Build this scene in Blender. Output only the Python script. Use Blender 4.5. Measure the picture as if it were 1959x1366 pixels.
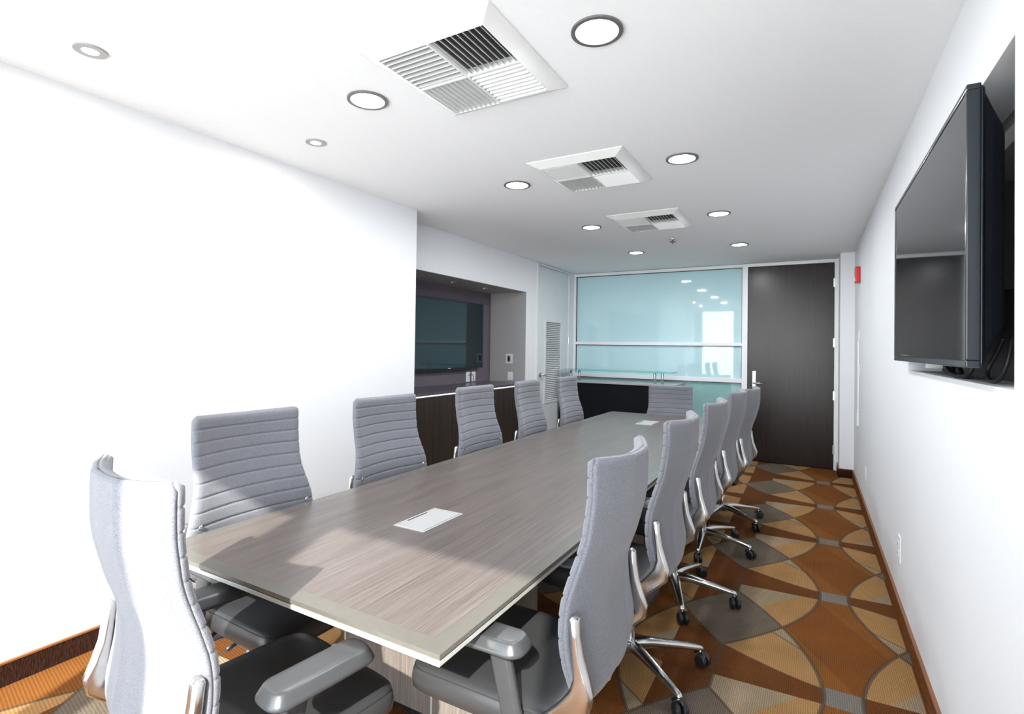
import bpy, bmesh, math, random
from mathutils import Vector, Matrix
random.seed(7)
C = bpy.context.scene.collection
SC = bpy.context.scene
for o in list(bpy.data.objects): bpy.data.objects.remove(o)
PI = math.pi

# ------------------------------------------------------------------ camera
CAMH = 1.45
cd = bpy.data.cameras.new('camera'); cam = bpy.data.objects.new('camera', cd); C.objects.link(cam)
yaw, pit, rol = 0.519232245, 0.0126730777, 0.0144303170
F = Vector((-math.sin(yaw)*math.cos(pit), math.cos(yaw)*math.cos(pit), math.sin(pit)))
Rt = Vector((math.cos(yaw), math.sin(yaw), 0)); U = Rt.cross(F)
r_ = math.cos(rol)*Rt + math.sin(rol)*U; u_ = -math.sin(rol)*Rt + math.cos(rol)*U
m = Matrix.Identity(4)
for i in range(3): m[i][0] = r_[i]; m[i][1] = u_[i]; m[i][2] = -F[i]
m[2][3] = CAMH
cam.matrix_world = m
cd.sensor_width = 36; cd.lens = 1006.04/1959*36
cd.shift_x = 0.00135; cd.shift_y = -0.01577; cd.clip_start = 0.02
SC.camera = cam

# ------------------------------------------------------------------ light and exposure
SC.view_settings.view_transform = 'Standard'; SC.view_settings.look = 'None'
SC.view_settings.exposure = 0.66; SC.view_settings.gamma = 1; SC.view_settings.use_curve_mapping = False
WORLD_STRENGTH = 7
SUN_ENERGY = 10.0
CAN_POWER = 8.5
w = bpy.data.worlds.new('sky'); SC.world = w; w.use_nodes = True
nt = w.node_tree; nt.nodes.clear()
tc = nt.nodes.new('ShaderNodeTexCoord'); sp = nt.nodes.new('ShaderNodeSeparateXYZ')
rp = nt.nodes.new('ShaderNodeValToRGB'); bg = nt.nodes.new('ShaderNodeBackground'); wo = nt.nodes.new('ShaderNodeOutputWorld')
mp = nt.nodes.new('ShaderNodeMapRange'); mp.inputs[1].default_value = -1; mp.inputs[2].default_value = 1
nt.links.new(tc.outputs['Generated'], sp.inputs[0]); nt.links.new(sp.outputs[2], mp.inputs[0])
nt.links.new(mp.outputs[0], rp.inputs[0]); nt.links.new(rp.outputs[0], bg.inputs[0]); nt.links.new(bg.outputs[0], wo.inputs[0])
cr = rp.color_ramp
cr.elements[0].position = 0.0; cr.elements[0].color = (.95, .97, 1.0, 1)  # below the horizon: added ground glow, raised to brighten the ceiling
cr.elements[1].position = 1.0; cr.elements[1].color = (.42, .58, .85, 1)
for pos, col in ((.49, (.90, .92, .95, 1)), (.505, (1.0, 1.0, 1.0, 1)), (.62, (.80, .88, 1.0, 1))):
    e = cr.elements.new(pos); e.color = col
bg.inputs[1].default_value = WORLD_STRENGTH
sl = bpy.data.lights.new('sun', 'SUN'); sl.energy = SUN_ENERGY; sl.angle = math.radians(.8); sl.color = (1, .95, .88)
so = bpy.data.objects.new('sun', sl); C.objects.link(so)
SUN_DIR = Vector((-.22, .554, -.415)).normalized()
so.rotation_euler = SUN_DIR.to_track_quat('-Z', 'Y').to_euler(); so.location = (1.5, -4, 4)
# daylight sampling portal filling the window opening
pl = bpy.data.lights.new('window_portal', 'AREA'); pl.shape = 'RECTANGLE'; pl.size = 3.3; pl.size_y = 2.5
pl.cycles.is_portal = True
po = bpy.data.objects.new('window_portal', pl); C.objects.link(po)
po.location = (-1.25, -1.06, 1.3); po.rotation_euler = (-PI/2, 0, PI)
po.rotation_euler = Vector((0, 1, 0)).to_track_quat('-Z', 'Z').to_euler()

# ------------------------------------------------------------------ materials
def lin(c):
    return tuple(((x/255/12.92) if x/255 <= .04045 else ((x/255+.055)/1.055)**2.4) for x in c)
def principled(name, rgb, rough=.5, metal=0, spec=.5, coat=0, coat_rough=.1):
    mt = bpy.data.materials.new(name); mt.use_nodes = True
    b = mt.node_tree.nodes['Principled BSDF']
    b.inputs['Base Color'].default_value = (*rgb, 1); b.inputs['Roughness'].default_value = rough
    b.inputs['Metallic'].default_value = metal; b.inputs['Specular IOR Level'].default_value = spec
    b.inputs['Coat Weight'].default_value = coat; b.inputs['Coat Roughness'].default_value = coat_rough
    return mt
def nodes(mt): return mt.node_tree, mt.node_tree.nodes, mt.node_tree.links, mt.node_tree.nodes['Principled BSDF']
def tint(mt, rgb, amt=.12, scale=(3, 3, 3), detail=4, bump=0, bump_dist=.001, coord='Object', rough_var=0):
    """colour grain and fine relief from noise"""
    t, N, L, b = nodes(mt)
    c = N.new('ShaderNodeTexCoord'); mpn = N.new('ShaderNodeMapping'); mpn.inputs['Scale'].default_value = scale
    n = N.new('ShaderNodeTexNoise'); n.inputs['Scale'].default_value = 1; n.inputs['Detail'].default_value = detail
    L.new(c.outputs[coord], mpn.inputs[0]); L.new(mpn.outputs[0], n.inputs[0])
    r = N.new('ShaderNodeValToRGB')
    r.color_ramp.elements[0].position = .3; r.color_ramp.elements[1].position = .7
    r.color_ramp.elements[0].color = (*[max(0, x*(1-amt)) for x in rgb], 1)
    r.color_ramp.elements[1].color = (*[min(1, x*(1+amt)) for x in rgb], 1)
    L.new(n.outputs[0], r.inputs[0]); L.new(r.outputs[0], b.inputs['Base Color'])
    if bump:
        bn = N.new('ShaderNodeBump'); bn.inputs['Strength'].default_value = bump; bn.inputs['Distance'].default_value = bump_dist
        L.new(n.outputs[0], bn.inputs['Height']); L.new(bn.outputs[0], b.inputs['Normal'])
    return mt
def mk(name, rgb, rough=.5, metal=0, spec=.5, coat=0, amt=.04, scale=(6, 6, 6), bump=0, bd=.001, detail=3):
    return tint(principled(name, rgb, rough, metal, spec, coat), rgb, amt, scale, detail, bump, bd)

M = {}
M['wall'] = mk('wall_paint', (.79, .797, .82), .65, spec=.3, amt=.01, scale=(60, 60, 60), bump=.12, bd=.0006)
M['ceil'] = mk('ceiling_paint', (.88, .885, .90), .8, spec=.2, amt=.01, scale=(60, 60, 60), bump=.1, bd=.0006)
M['return'] = mk('grey_alcove_surface', lin((170, 168, 168)), .6, amt=.01, scale=(40, 40, 40))  # even grey for alcove return, soffit and louvre backing, darker than the walls
M['plum'] = mk('dark_alcove_paint', lin((104, 94, 104)), .6, amt=.02, scale=(20, 20, 20))
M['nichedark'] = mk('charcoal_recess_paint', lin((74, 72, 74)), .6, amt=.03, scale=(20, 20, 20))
M['white_metal'] = mk('white_painted_aluminium', (.82, .83, .85), .35, amt=.01)
M['door_white'] = mk('pale_door_paint', (.70, .72, .73), .4, amt=.01)
M['plastic_white'] = mk('white_plastic', (.82, .82, .81), .35, amt=.01)
M['slat'] = mk('vent_white_enamel', (.80, .80, .79), .4, amt=.02)
M['vent_dark'] = mk('dark_duct', (.05, .05, .05), .8, amt=.1)
M['chrome'] = mk('polished_aluminium', (.66, .65, .64), .24, metal=1, amt=.03, scale=(15, 15, 15))
M['brushed'] = mk('brushed_steel', (.62, .62, .62), .28, metal=1, amt=.05, scale=(200, 8, 8))
M['trim_grey'] = mk('grey_lamp_trim', (.16, .16, .16), .4, metal=.3)
M['black_plastic'] = mk('black_plastic', (.012, .012, .014), .38, amt=.1, scale=(30, 30, 30))
M['tv_frame'] = mk('gloss_black_bezel', (.006, .010, .018), .22, spec=.5, coat=.15)
M['tv_screen'] = mk('black_screen_glass', (.006, .007, .009), .045, spec=.75, amt=.02)
M['tv_screen_teal'] = mk('dark_teal_screen_glass', (.004, .018, .024), .05, spec=.6, amt=.02)
M['tv_back'] = mk('matte_black_casing', (.006, .008, .012), .35)
M['cable'] = mk('black_rubber', (.01, .01, .01), .5)
M['leather'] = mk('dark_grey_leather', (.034, .034, .036), .36, spec=.5, amt=.08, scale=(160, 160, 160), bump=.10, bd=.0006)
M['arm_grey'] = mk('satin_graphite', (.055, .056, .060), .32, metal=.25, amt=.04, scale=(60, 60, 60))
M['seam'] = mk('dark_thread', (.02, .02, .022), .6)
M['red'] = mk('red_plastic', (.65, .012, .018), .3)
M['bronze'] = mk('bronze_edge_trim', lin((130, 84, 50)), .4, amt=.1)
M['black_panel'] = mk('black_laminate', (.003, .0032, .006), .55, spec=.15, amt=.1)
M['steel_top'] = mk('pale_grey_stone', lin((160, 165, 165)), .25, amt=.04)
M['under_edge'] = mk('pale_satin_metal', (.52, .52, .48), .3, metal=.2, amt=.02)
M['edge_band'] = mk('bronze_grey_edge_band', lin((98, 94, 88)), .24, spec=.55, amt=.03, scale=(40, 40, 40))
M['box_plate'] = mk('silver_grey_plate', (.38, .38, .38), .45, metal=.0, amt=.01)
M['carpet_base'] = tint(principled('brown_carpet_cove', lin((50, 29, 21)), .95, spec=.1), lin((50, 29, 21)), .6, (3, 260, 40), 2, .8, .003)
M['mirror_dark'] = principled('lens_dark', (.02, .02, .02), .1)

def emission(name, rgb, s):
    mt = bpy.data.materials.new(name); mt.use_nodes = True
    t = mt.node_tree; t.nodes.clear()
    e = t.nodes.new('ShaderNodeEmission'); o = t.nodes.new('ShaderNodeOutputMaterial')
    n = t.nodes.new('ShaderNodeTexNoise'); mx = t.nodes.new('ShaderNodeMixRGB'); mx.inputs[0].default_value = .02
    mx.inputs[1].default_value = (*rgb, 1); t.links.new(n.outputs[1], mx.inputs[2]); t.links.new(mx.outputs[0], e.inputs[0])
    e.inputs[1].default_value = s; t.links.new(e.outputs[0], o.inputs[0]); return mt
M['lamp'] = emission('lit_diffuser', (1, .97, .92), 9)
M['lamp_small'] = emission('lit_halogen', (1, .93, .82), 12)
M['led_strip'] = emission('cool_strip_light', (.75, .85, 1), 1.6)

def wood(name, rgb, amt, scale, rough, spec=.5, bump=.25, contrast=(.35, .65), tone2=None):
    mt = principled(name, rgb, rough, spec=spec)
    t, N, L, b = nodes(mt)
    c = N.new('ShaderNodeTexCoord'); mpn = N.new('ShaderNodeMapping'); mpn.inputs['Scale'].default_value = scale
    n = N.new('ShaderNodeTexNoise'); n.inputs['Scale'].default_value = 1; n.inputs['Detail'].default_value = 5; n.inputs['Roughness'].default_value = .65
    L.new(c.outputs['Object'], mpn.inputs[0]); L.new(mpn.outputs[0], n.inputs[0])
    r = N.new('ShaderNodeValToRGB'); r.color_ramp.elements[0].position = contrast[0]; r.color_ramp.elements[1].position = contrast[1]
    r.color_ramp.elements[0].color = (*[x*(1-amt) for x in rgb], 1); r.color_ramp.elements[1].color = (*[x*(1+amt) for x in rgb], 1)
    L.new(n.outputs[0], r.inputs[0])
    m2 = N.new('ShaderNodeMapping'); m2.inputs['Scale'].default_value = tuple(s*.07 for s in scale)
    n2 = N.new('ShaderNodeTexNoise'); n2.inputs['Scale'].default_value = 1; n2.inputs['Detail'].default_value = 2
    L.new(c.outputs['Object'], m2.inputs[0]); L.new(m2.outputs[0], n2.inputs[0])
    mx = N.new('ShaderNodeMixRGB'); mx.blend_type = 'MULTIPLY'; mx.inputs[0].default_value = .6
    r2 = N.new('ShaderNodeValToRGB'); r2.color_ramp.elements[0].position = .35; r2.color_ramp.elements[1].position = .65
    r2.color_ramp.elements[0].color = tone2 or (.78, .74, .70, 1); r2.color_ramp.elements[1].color = (1, 1, 1, 1)
    L.new(n2.outputs[0], r2.inputs[0]); L.new(r.outputs[0], mx.inputs[1]); L.new(r2.outputs[0], mx.inputs[2])
    L.new(mx.outputs[0], b.inputs['Base Color'])
    bn = N.new('ShaderNodeBump'); bn.inputs['Strength'].default_value = bump; bn.inputs['Distance'].default_value = .0008
    L.new(n.outputs[0], bn.inputs['Height']); L.new(bn.outputs[0], b.inputs['Normal'])
    return mt
M['table_wood'] = wood('taupe_table_veneer', (.125, .104, .096), .38, (330, 3.0, 3), .30, .5, .25)
M['pedestal_wood'] = wood('taupe_pedestal_veneer', (.17, .145, .13), .3, (260, 260, 4), .45, .4, .2)
M['cabinet_wood'] = wood('dark_walnut_laminate', lin((56, 47, 43)), .35, (20, 90, 2), .4, .4, .15)
M['door_dark'] = wood('dark_wenge_door', lin((36, 26, 23)), .2, (160, 20, 1.4), .26, .35, .05)
M['counter'] = wood('plum_grey_counter', lin((88, 80, 88)), .1, (10, 10, 10), .28, .5, .02)

# ribbed chair fabric: woven relief of small cells
def fabric():
    rgb = (.20, .20, .225)
    mt = principled('silver_grey_mesh_fabric', rgb, .8, spec=.25)
    t, N, L, b = nodes(mt)
    b.inputs['Sheen Weight'].default_value = .25
    c = N.new('ShaderNodeTexCoord')
    v = N.new('ShaderNodeTexVoronoi'); v.inputs['Scale'].default_value = 520
    L.new(c.outputs['Object'], v.inputs[0])
    r = N.new('ShaderNodeValToRGB'); r.color_ramp.elements[0].color = (*[x*1.16 for x in rgb], 1); r.color_ramp.elements[1].color = (*[x*.62 for x in rgb], 1)
    r.color_ramp.elements[0].position = .15; r.color_ramp.elements[1].position = .75
    L.new(v.outputs['Distance'], r.inputs[0]); L.new(r.outputs[0], b.inputs['Base Color'])
    bn = N.new('ShaderNodeBump'); bn.invert = True; bn.inputs['Strength'].default_value = .35; bn.inputs['Distance'].default_value = .0008
    L.new(v.outputs['Distance'], bn.inputs['Height']); L.new(bn.outputs[0], b.inputs['Normal'])
    return mt
M['fabric'] = fabric()

def frosted(name, rgb):
    mt = principled(name, rgb, .03, spec=.7)
    t, N, L, b = nodes(mt)
    c = N.new('ShaderNodeTexCoord'); n = N.new('ShaderNodeTexNoise'); n.inputs['Scale'].default_value = 1.2; n.inputs['Detail'].default_value = 1
    L.new(c.outputs['Object'], n.inputs[0])
    mx = N.new('ShaderNodeMixRGB'); mx.inputs[1].default_value = (*[x*.97 for x in rgb], 1); mx.inputs[2].default_value = (*[min(1, x*1.03) for x in rgb], 1)
    L.new(n.outputs[0], mx.inputs[0]); L.new(mx.outputs[0], b.inputs['Base Color'])
    return mt
M['frost'] = frosted('frosted_teal_glass', (.50, .71, .76))
M['frost_green'] = frosted('frosted_green_glass', (.30, .52, .51))

def clear_glass(name, tintc, refl=.9):
    mt = bpy.data.materials.new(name); mt.use_nodes = True
    t = mt.node_tree; t.nodes.clear(); N = t.nodes; L = t.links
    tr = N.new('ShaderNodeBsdfTransparent'); tr.inputs[0].default_value = (*tintc, 1)
    gl = N.new('ShaderNodeBsdfGlossy'); gl.inputs['Roughness'].default_value = .01
    n = N.new('ShaderNodeTexNoise'); n.inputs['Scale'].default_value = 2
    fr = N.new('ShaderNodeFresnel'); fr.inputs[0].default_value = 1.45
    mx = N.new('ShaderNodeMixShader'); o = N.new('ShaderNodeOutputMaterial')
    L.new(fr.outputs[0], mx.inputs[0]); L.new(tr.outputs[0], mx.inputs[1]); L.new(gl.outputs[0], mx.inputs[2]); L.new(mx.outputs[0], o.inputs[0])
    return mt
M['glass'] = clear_glass('clear_window_glass', (.97, .99, .98))
M['shelf_glass'] = clear_glass('green_edged_shelf_glass', (.72, .93, .90))
M['shelf_edge'] = mk('green_glass_edge', (.10, .55, .50), .15, amt=.03)

# ---- shader arithmetic helper for the carpet figure
class X:
    def __init__(s, sock, t): s.s = sock; s.t = t
    @staticmethod
    def op(t, o, *a, clamp=False):
        n = t.nodes.new('ShaderNodeMath'); n.operation = o; n.use_clamp = clamp
        for i, v in enumerate(a):
            if isinstance(v, X): t.links.new(v.s, n.inputs[i])
            else: n.inputs[i].default_value = v
        return X(n.outputs[0], t)
    def __add__(s, o): return X.op(s.t, 'ADD', s, o)
    __radd__ = __add__
    def __sub__(s, o): return X.op(s.t, 'SUBTRACT', s, o)
    def __rsub__(s, o): return X.op(s.t, 'SUBTRACT', o, s)
    def __mul__(s, o): return X.op(s.t, 'MULTIPLY', s, o)
    __rmul__ = __mul__
    def __truediv__(s, o): return X.op(s.t, 'DIVIDE', s, o)
    def __pow__(s, o): return X.op(s.t, 'POWER', s, o)
    def abs(s): return X.op(s.t, 'ABSOLUTE', s)
    def lt(s, o): return X.op(s.t, 'LESS_THAN', s, o)
    def gt(s, o): return X.op(s.t, 'GREATER_THAN', s, o)
    def pp(s, o): return X.op(s.t, 'PINGPONG', s, o)
    def sign(s): return X.op(s.t, 'SIGN', s)
    def max(s, o): return X.op(s.t, 'MAXIMUM', s, o)
    def min(s, o): return X.op(s.t, 'MINIMUM', s, o)
    def fl(s): return X.op(s.t, 'FLOOR', s)
    def sin(s): return X.op(s.t, 'SINE', s)
def carpet(name, coordmap=None):
    mt = principled(name, (.3, .15, .06), .95, spec=.12)
    t, N, L, b = nodes(mt)
    c = N.new('ShaderNodeTexCoord'); s = N.new('ShaderNodeSeparateXYZ'); L.new(c.outputs['Object'], s.inputs[0])
    x = X(s.outputs[0], t); y = X(s.outputs[1], t)
    PX, PY, HW, HH, X0, Y0 = 1.003, 1.05, .43, .86, -.375, 2.61
    xs = (x - X0)/PX; xc = (xs + .5).fl(); u = (xs - xc)*(PX/HW)          # -1.17 .. 1.17 across one column
    ys = (y - Y0)/PY; yc = (ys + .5).fl(); v = (ys - yc)*PY              # offset from the nearest centre, +-.525
    au = u.abs(); av = v.abs()
    e0 = 1 - (av/HH)**1.8 - au                                           # >0 inside own figure
    av2 = PY - av
    e1 = 1 - ((av2/HH).min(1.0))**1.8 - au                               # >0 inside the neighbour
    in0 = e0.gt(0); in1 = e1.gt(0); lens = in0*in1
    sg = (u.sign())
    V = v*sg; A = au                                                     # half-turn symmetry
    up = X.op(t, 'MAXIMUM', 1 - A, 0.0)
    left = u.lt(0)*A.lt(.5)
    stripe = (V.lt(.05 + .15*up**1.4))*(V.gt(-.065 - .02*up))
    pale_low = V.lt(-.065 - .02*up)*((A*.55 + V*-1.0).lt(.50))
    pale_up = V.gt(.0)*(V.gt(.62 - .35*A))
    gap_sq = (1-in0)*(1-in1)*(A.gt(1.0))*(av.lt(.066))
    # soft light and dark sub-panels, lines
    sub = ((x*1.7 + y).pp(.55)).gt(.33)
    line0 = (e0.abs()).lt(.022); line1 = (e1.abs()).lt(.022)
    line = line0.max(line1)*((av).lt(.86))
    line2 = (((V - (.62 - .35*A)).abs()).lt(.007)*V.gt(0) + ((V - (.05 + .15*up**1.4)).abs()).lt(.005)).min(1.0)*in0*(1-in1)
    cols = dict(rust=lin((140, 84, 37)), rust2=lin((150, 94, 43)), tan=lin((190, 144, 92)), pale=lin((176, 154, 124)), grey=lin((126, 112, 97)), line=lin((92, 78, 64)), gsq=lin((140, 132, 122)), dark=lin((118, 70, 32)))
    def mix(f, a, bb):
        n = N.new('ShaderNodeMixRGB'); L.new(f.s, n.inputs[0])
        for i, q in ((1, a), (2, bb)):
            if isinstance(q, tuple): n.inputs[i].default_value = (*q, 1)
            else: L.new(q, n.inputs[i])
        return n.outputs[0]
    k = mix(sub, cols['rust'], cols['rust2'])
    k = mix(gap_sq, k, cols['gsq'])
    k = mix(in0, k, cols['tan'])
    k = mix(in0*pale_low, k, cols['pale'])
    k = mix(in0*pale_up, k, cols['pale'])
    k = mix(in0*stripe.max(left), k, cols['dark'])
    k = mix((1-in0)*in1, k, cols['tan'])
    k = mix(lens, k, cols['grey'])
    k = mix(line2*.6, k, cols['line'])
    k = mix(line*.75, k, cols['line'])
    # yarn: slanted loops in rows
    row = ((x*760 + ((y*230).sin())*1.1).sin())*.5 + .5
    row2 = ((y*520 + x*90).sin())*.5 + .5
    nz = N.new('ShaderNodeTexNoise'); nz.inputs['Scale'].default_value = 160; nz.inputs['Detail'].default_value = 3; L.new(c.outputs['Object'], nz.inputs[0])
    n1 = X(nz.outputs[0], t)
    nz2 = N.new('ShaderNodeTexNoise'); nz2.inputs['Scale'].default_value = 5; L.new(c.outputs['Object'], nz2.inputs[0])
    hgt = row*.45 + row2*.3 + n1*.6
    shade = (hgt*.60 + .18)*(X(nz2.outputs[0], t)*.3 + .85)
    mm = N.new('ShaderNodeMixRGB'); mm.blend_type = 'MULTIPLY'; mm.inputs[0].default_value = 1
    cmb = N.new('ShaderNodeCombineColor')
    for i in range(3): L.new(shade.s, cmb.inputs[i])
    L.new(k, mm.inputs[1]); L.new(cmb.outputs[0], mm.inputs[2]); L.new(mm.outputs[0], b.inputs['Base Color'])
    bn = N.new('ShaderNodeBump'); bn.inputs['Strength'].default_value = .6; bn.inputs['Distance'].default_value = .004
    L.new(hgt.s, bn.inputs['Height']); L.new(bn.outputs[0], b.inputs['Normal'])
    return mt
M['carpet'] = carpet('patterned_carpet')

# ------------------------------------------------------------------ geometry helpers
def new_obj(name, bm, mat, parent=None, smooth=False, bevel=0, seg=2):
    me = bpy.data.meshes.new(name); bmesh.ops.recalc_face_normals(bm, faces=bm.faces[:])
    bm.to_mesh(me); bm.free(); me.materials.append(mat if not isinstance(mat, str) else M[mat])
    if smooth:
        for p in me.polygons: p.use_smooth = True
    o = bpy.data.objects.new(name, me); C.objects.link(o)
    if parent: o.parent = parent
    if bevel:
        bv = o.modifiers.new('bevel', 'BEVEL'); bv.width = bevel; bv.segments = seg; bv.limit_method = 'ANGLE'; bv.angle_limit = math.radians(40)
    return o
def box_bm(x0, x1, y0, y1, z0, z1, bm=None):
    bm = bm or bmesh.new()
    v = [bm.verts.new(p) for p in ((x0,y0,z0),(x1,y0,z0),(x1,y1,z0),(x0,y1,z0),(x0,y0,z1),(x1,y0,z1),(x1,y1,z1),(x0,y1,z1))]
    for f in ((0,3,2,1),(4,5,6,7),(0,1,5,4),(1,2,6,5),(2,3,7,6),(3,0,4,7)): bm.faces.new([v[i] for i in f])
    return bm
def box(name, x0, x1, y0, y1, z0, z1, mat, parent=None, bevel=0, seg=2):
    return new_obj(name, box_bm(x0, x1, y0, y1, z0, z1), mat, parent, bevel=bevel, seg=seg)
def struct(o, **k):
    o['kind'] = 'structure'
    for a, b in k.items(): o[a] = b
    return o
def tag(o, label, cat, group=None):
    o['label'] = label; o['category'] = cat
    if group: o['group'] = group
    return o
def empty(name, loc, rz=0, label=None, cat=None, group=None):
    o = bpy.data.objects.new(name, None); C.objects.link(o); o.location = loc; o.rotation_euler = (0, 0, rz); o.empty_display_size = .1
    if label: tag(o, label, cat, group)
    return o
def ring_bm(rings, close=True, cap=True, bm=None):
    """loft a list of vertex rings"""
    bm = bm or bmesh.new(); R = [[bm.verts.new(p) for p in r] for r in rings]
    n = len(R[0])
    for a, b in zip(R, R[1:]):
        for i in range(n if close else n-1):
            bm.faces.new((a[i], a[(i+1) % n], b[(i+1) % n], b[i]))
    if cap: bm.faces.new(R[0][::-1]); bm.faces.new(R[-1])
    return bm
def tube_bm(pts, rad, n=10, bm=None, cap=True):
    pts = [Vector(p) for p in pts]; rings = []
    up = Vector((0, 0, 1))
    for i, p in enumerate(pts):
        d = (pts[min(i+1, len(pts)-1)] - pts[max(i-1, 0)]).normalized()
        if i == 0:
            a = d.cross(up)
            if a.length < .01: a = d.cross(Vector((1, 0, 0)))
        else: a = a - d*a.dot(d)
        a.normalize(); b = d.cross(a)
        rr = rad[i] if isinstance(rad, (list, tuple)) else rad
        rings.append([p + (a*math.cos(t) + b*math.sin(t))*rr for t in [2*PI*k/n for k in range(n)]])
    return ring_bm(rings, cap=cap, bm=bm)
def sweep_bm(pts, wid, thk, side=Vector((1, 0, 0)), n=None, bm=None):
    """flat bar: rounded-rectangle section, width across 'side'"""
    pts = [Vector(p) for p in pts]; rings = []
    for i, p in enumerate(pts):
        d = (pts[min(i+1, len(pts)-1)] - pts[max(i-1, 0)]).normalized()
        s = (side - d*side.dot(d)).normalized(); b = d.cross(s)
        W = wid[i] if isinstance(wid, (list, tuple)) else wid; T = thk[i] if isinstance(thk, (list, tuple)) else thk
        c = min(W, T)*.28
        rings.append([p + s*x + b*y for x, y in ((-W/2+c, -T/2), (W/2-c, -T/2), (W/2, -T/2+c), (W/2, T/2-c), (W/2-c, T/2), (-W/2+c, T/2), (-W/2, T/2-c), (-W/2, -T/2+c))])
    return ring_bm(rings, bm=bm)
def lathe_bm(prof, n=32, loc=(0, 0, 0), bm=None, cap=True):
    return ring_bm([[(loc[0]+r*math.cos(2*PI*k/n), loc[1]+r*math.sin(2*PI*k/n), loc[2]+z) for k in range(n)] for r, z in prof], bm=bm, cap=cap)
def annulus_bm(r0, r1, z0, z1, n=48):
    prof = [(r0, z1), (r0, z0), (r1, z0), (r1, z1)]
    bm = bmesh.new(); R = [[bm.verts.new((r*math.cos(2*PI*k/n), r*math.sin(2*PI*k/n), z)) for k in range(n)] for r, z in prof]
    for j in range(4):
        a, b = R[j], R[(j+1) % 4]
        for i in range(n): bm.faces.new((a[i], a[(i+1) % n], b[(i+1) % n], b[i]))
    return bm
def catmull(P, t):
    """P list of (key, value...) rows, interpolate at key t"""
    if t <= P[0][0]: return P[0][1:]
    if t >= P[-1][0]: return P[-1][1:]
    for i in range(len(P)-1):
        if P[i][0] <= t <= P[i+1][0]: break
    p0 = P[max(i-1, 0)]; p1 = P[i]; p2 = P[i+1]; p3 = P[min(i+2, len(P)-1)]
    f = (t-p1[0])/(p2[0]-p1[0]); out = []
    for k in range(1, len(p1)):
        m1 = (p2[k]-p0[k])/(p2[0]-p0[0])*(p2[0]-p1[0]); m2 = (p3[k]-p1[k])/(p3[0]-p1[0])*(p2[0]-p1[0])
        out.append((2*f**3-3*f**2+1)*p1[k] + (f**3-2*f**2+f)*m1 + (-2*f**3+3*f**2)*p2[k] + (f**3-f**2)*m2)
    return out

# ------------------------------------------------------------------ room shell
XR, XL, XL2, YB, YS, YW, H = .433, -2.935, -3.22, 7.62, 7.23, -.95, 2.61
T = .15
fl = struct(box('floor', XL2-.8, XR+.4, YW-.1, YB+.3, -.1, 0, 'carpet'))
ce = struct(box('ceiling', XL2-.8, XR+.4, YW-.1, YB+.3, H, H+.12, 'ceil'))
# right wall with the recess for the screen
NY0, NY1, NZ0, NZ1, NXB = 1.733, 3.33, 1.363, 2.242, .565
def multi(name, boxes, mat, parent=None):
    bm = bmesh.new()
    for b in boxes: box_bm(*b, bm=bm)
    return new_obj(name, bm, mat, parent)
wr = struct(multi('wall_right', [(XR, XR+.3, YW-.1, NY0, 0, H), (XR, XR+.3, NY1, YB+.2, 0, H), (XR, XR+.3, NY0, NY1, 0, NZ0), (XR, XR+.3, NY0, NY1, NZ1, H)], 'wall'))
box('recess_back', NXB, NXB+.02, NY0, NY1, NZ0, NZ1, 'nichedark', wr)
wb_ = .292
struct(box('wall_corner_stub', wb_, XR, YS, YB+.2, 0, H, 'wall'))
# left wall near block, then the set back wall with alcove and door opening
struct(box('wall_left', XL-1.0, XL, YW-.1, 3.49, 0, H, 'wall'))
AY0, AY1, AZ1, AXB = 3.49, 6.03, 2.175, -3.76
DY0, DY1 = 6.32, 7.43
wl = struct(multi('wall_left_rear', [(XL2-.7, XL2, AY0, AY1, AZ1, H), (XL2-.7, XL2, AY1, DY0, 0, H), (XL2-.7, XL2, DY1, YB+.2, 0, H), (XL2-.7, XL2-.12, DY0, DY1, 0, H)], 'wall'))
box('alcove_back', AXB-.04, AXB, AY0, AY1, 0, AZ1, 'plum', wl)
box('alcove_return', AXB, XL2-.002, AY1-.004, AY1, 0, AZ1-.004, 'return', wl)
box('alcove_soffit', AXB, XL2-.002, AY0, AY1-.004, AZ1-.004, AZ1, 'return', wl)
# rear (window) wall behind the camera and the back wall above the glazing
WX0, WX1, WZ0, WZ1 = -2.86, .36, .05, 2.585
struct(multi('wall_rear', [(XL-.1, WX0, YW-.05, YW, 0, H), (WX1, XR+.1, YW-.05, YW, 0, H), (WX0, WX1, YW-.05, YW, 0, WZ0), (WX0, WX1, YW-.05, YW, WZ1, H)], 'wall'))
struct(box('wall_back', XL2-.1, XR+.1, YB+.09, YB+.2, 0, H, 'wall'))
win = struct(empty('window_2', (0, 0, 0)), )
for i, x in enumerate((WX0, -1.83, -.76, WX1)):
    wd = .1 if i in (1, 2) else .05
    xc = x + (.03 if i == 0 else -.03 if i == 3 else 0)
    box('mullion', xc-wd, xc+wd, YW-.09, YW+.03, WZ0, WZ1, 'white_metal', win, .004)
for z in (WZ0+.02, .55):
    box('transom', WX0, WX1, YW-.06, YW-.0, z-.02, z+.02, 'white_metal', win, .004)
for a, b in ((WX0, -1.83), (-1.83, -.76), (-.76, WX1)):
    box('pane', a, b, YW-.032, YW-.028, WZ0, WZ1, 'glass', win)

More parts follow.
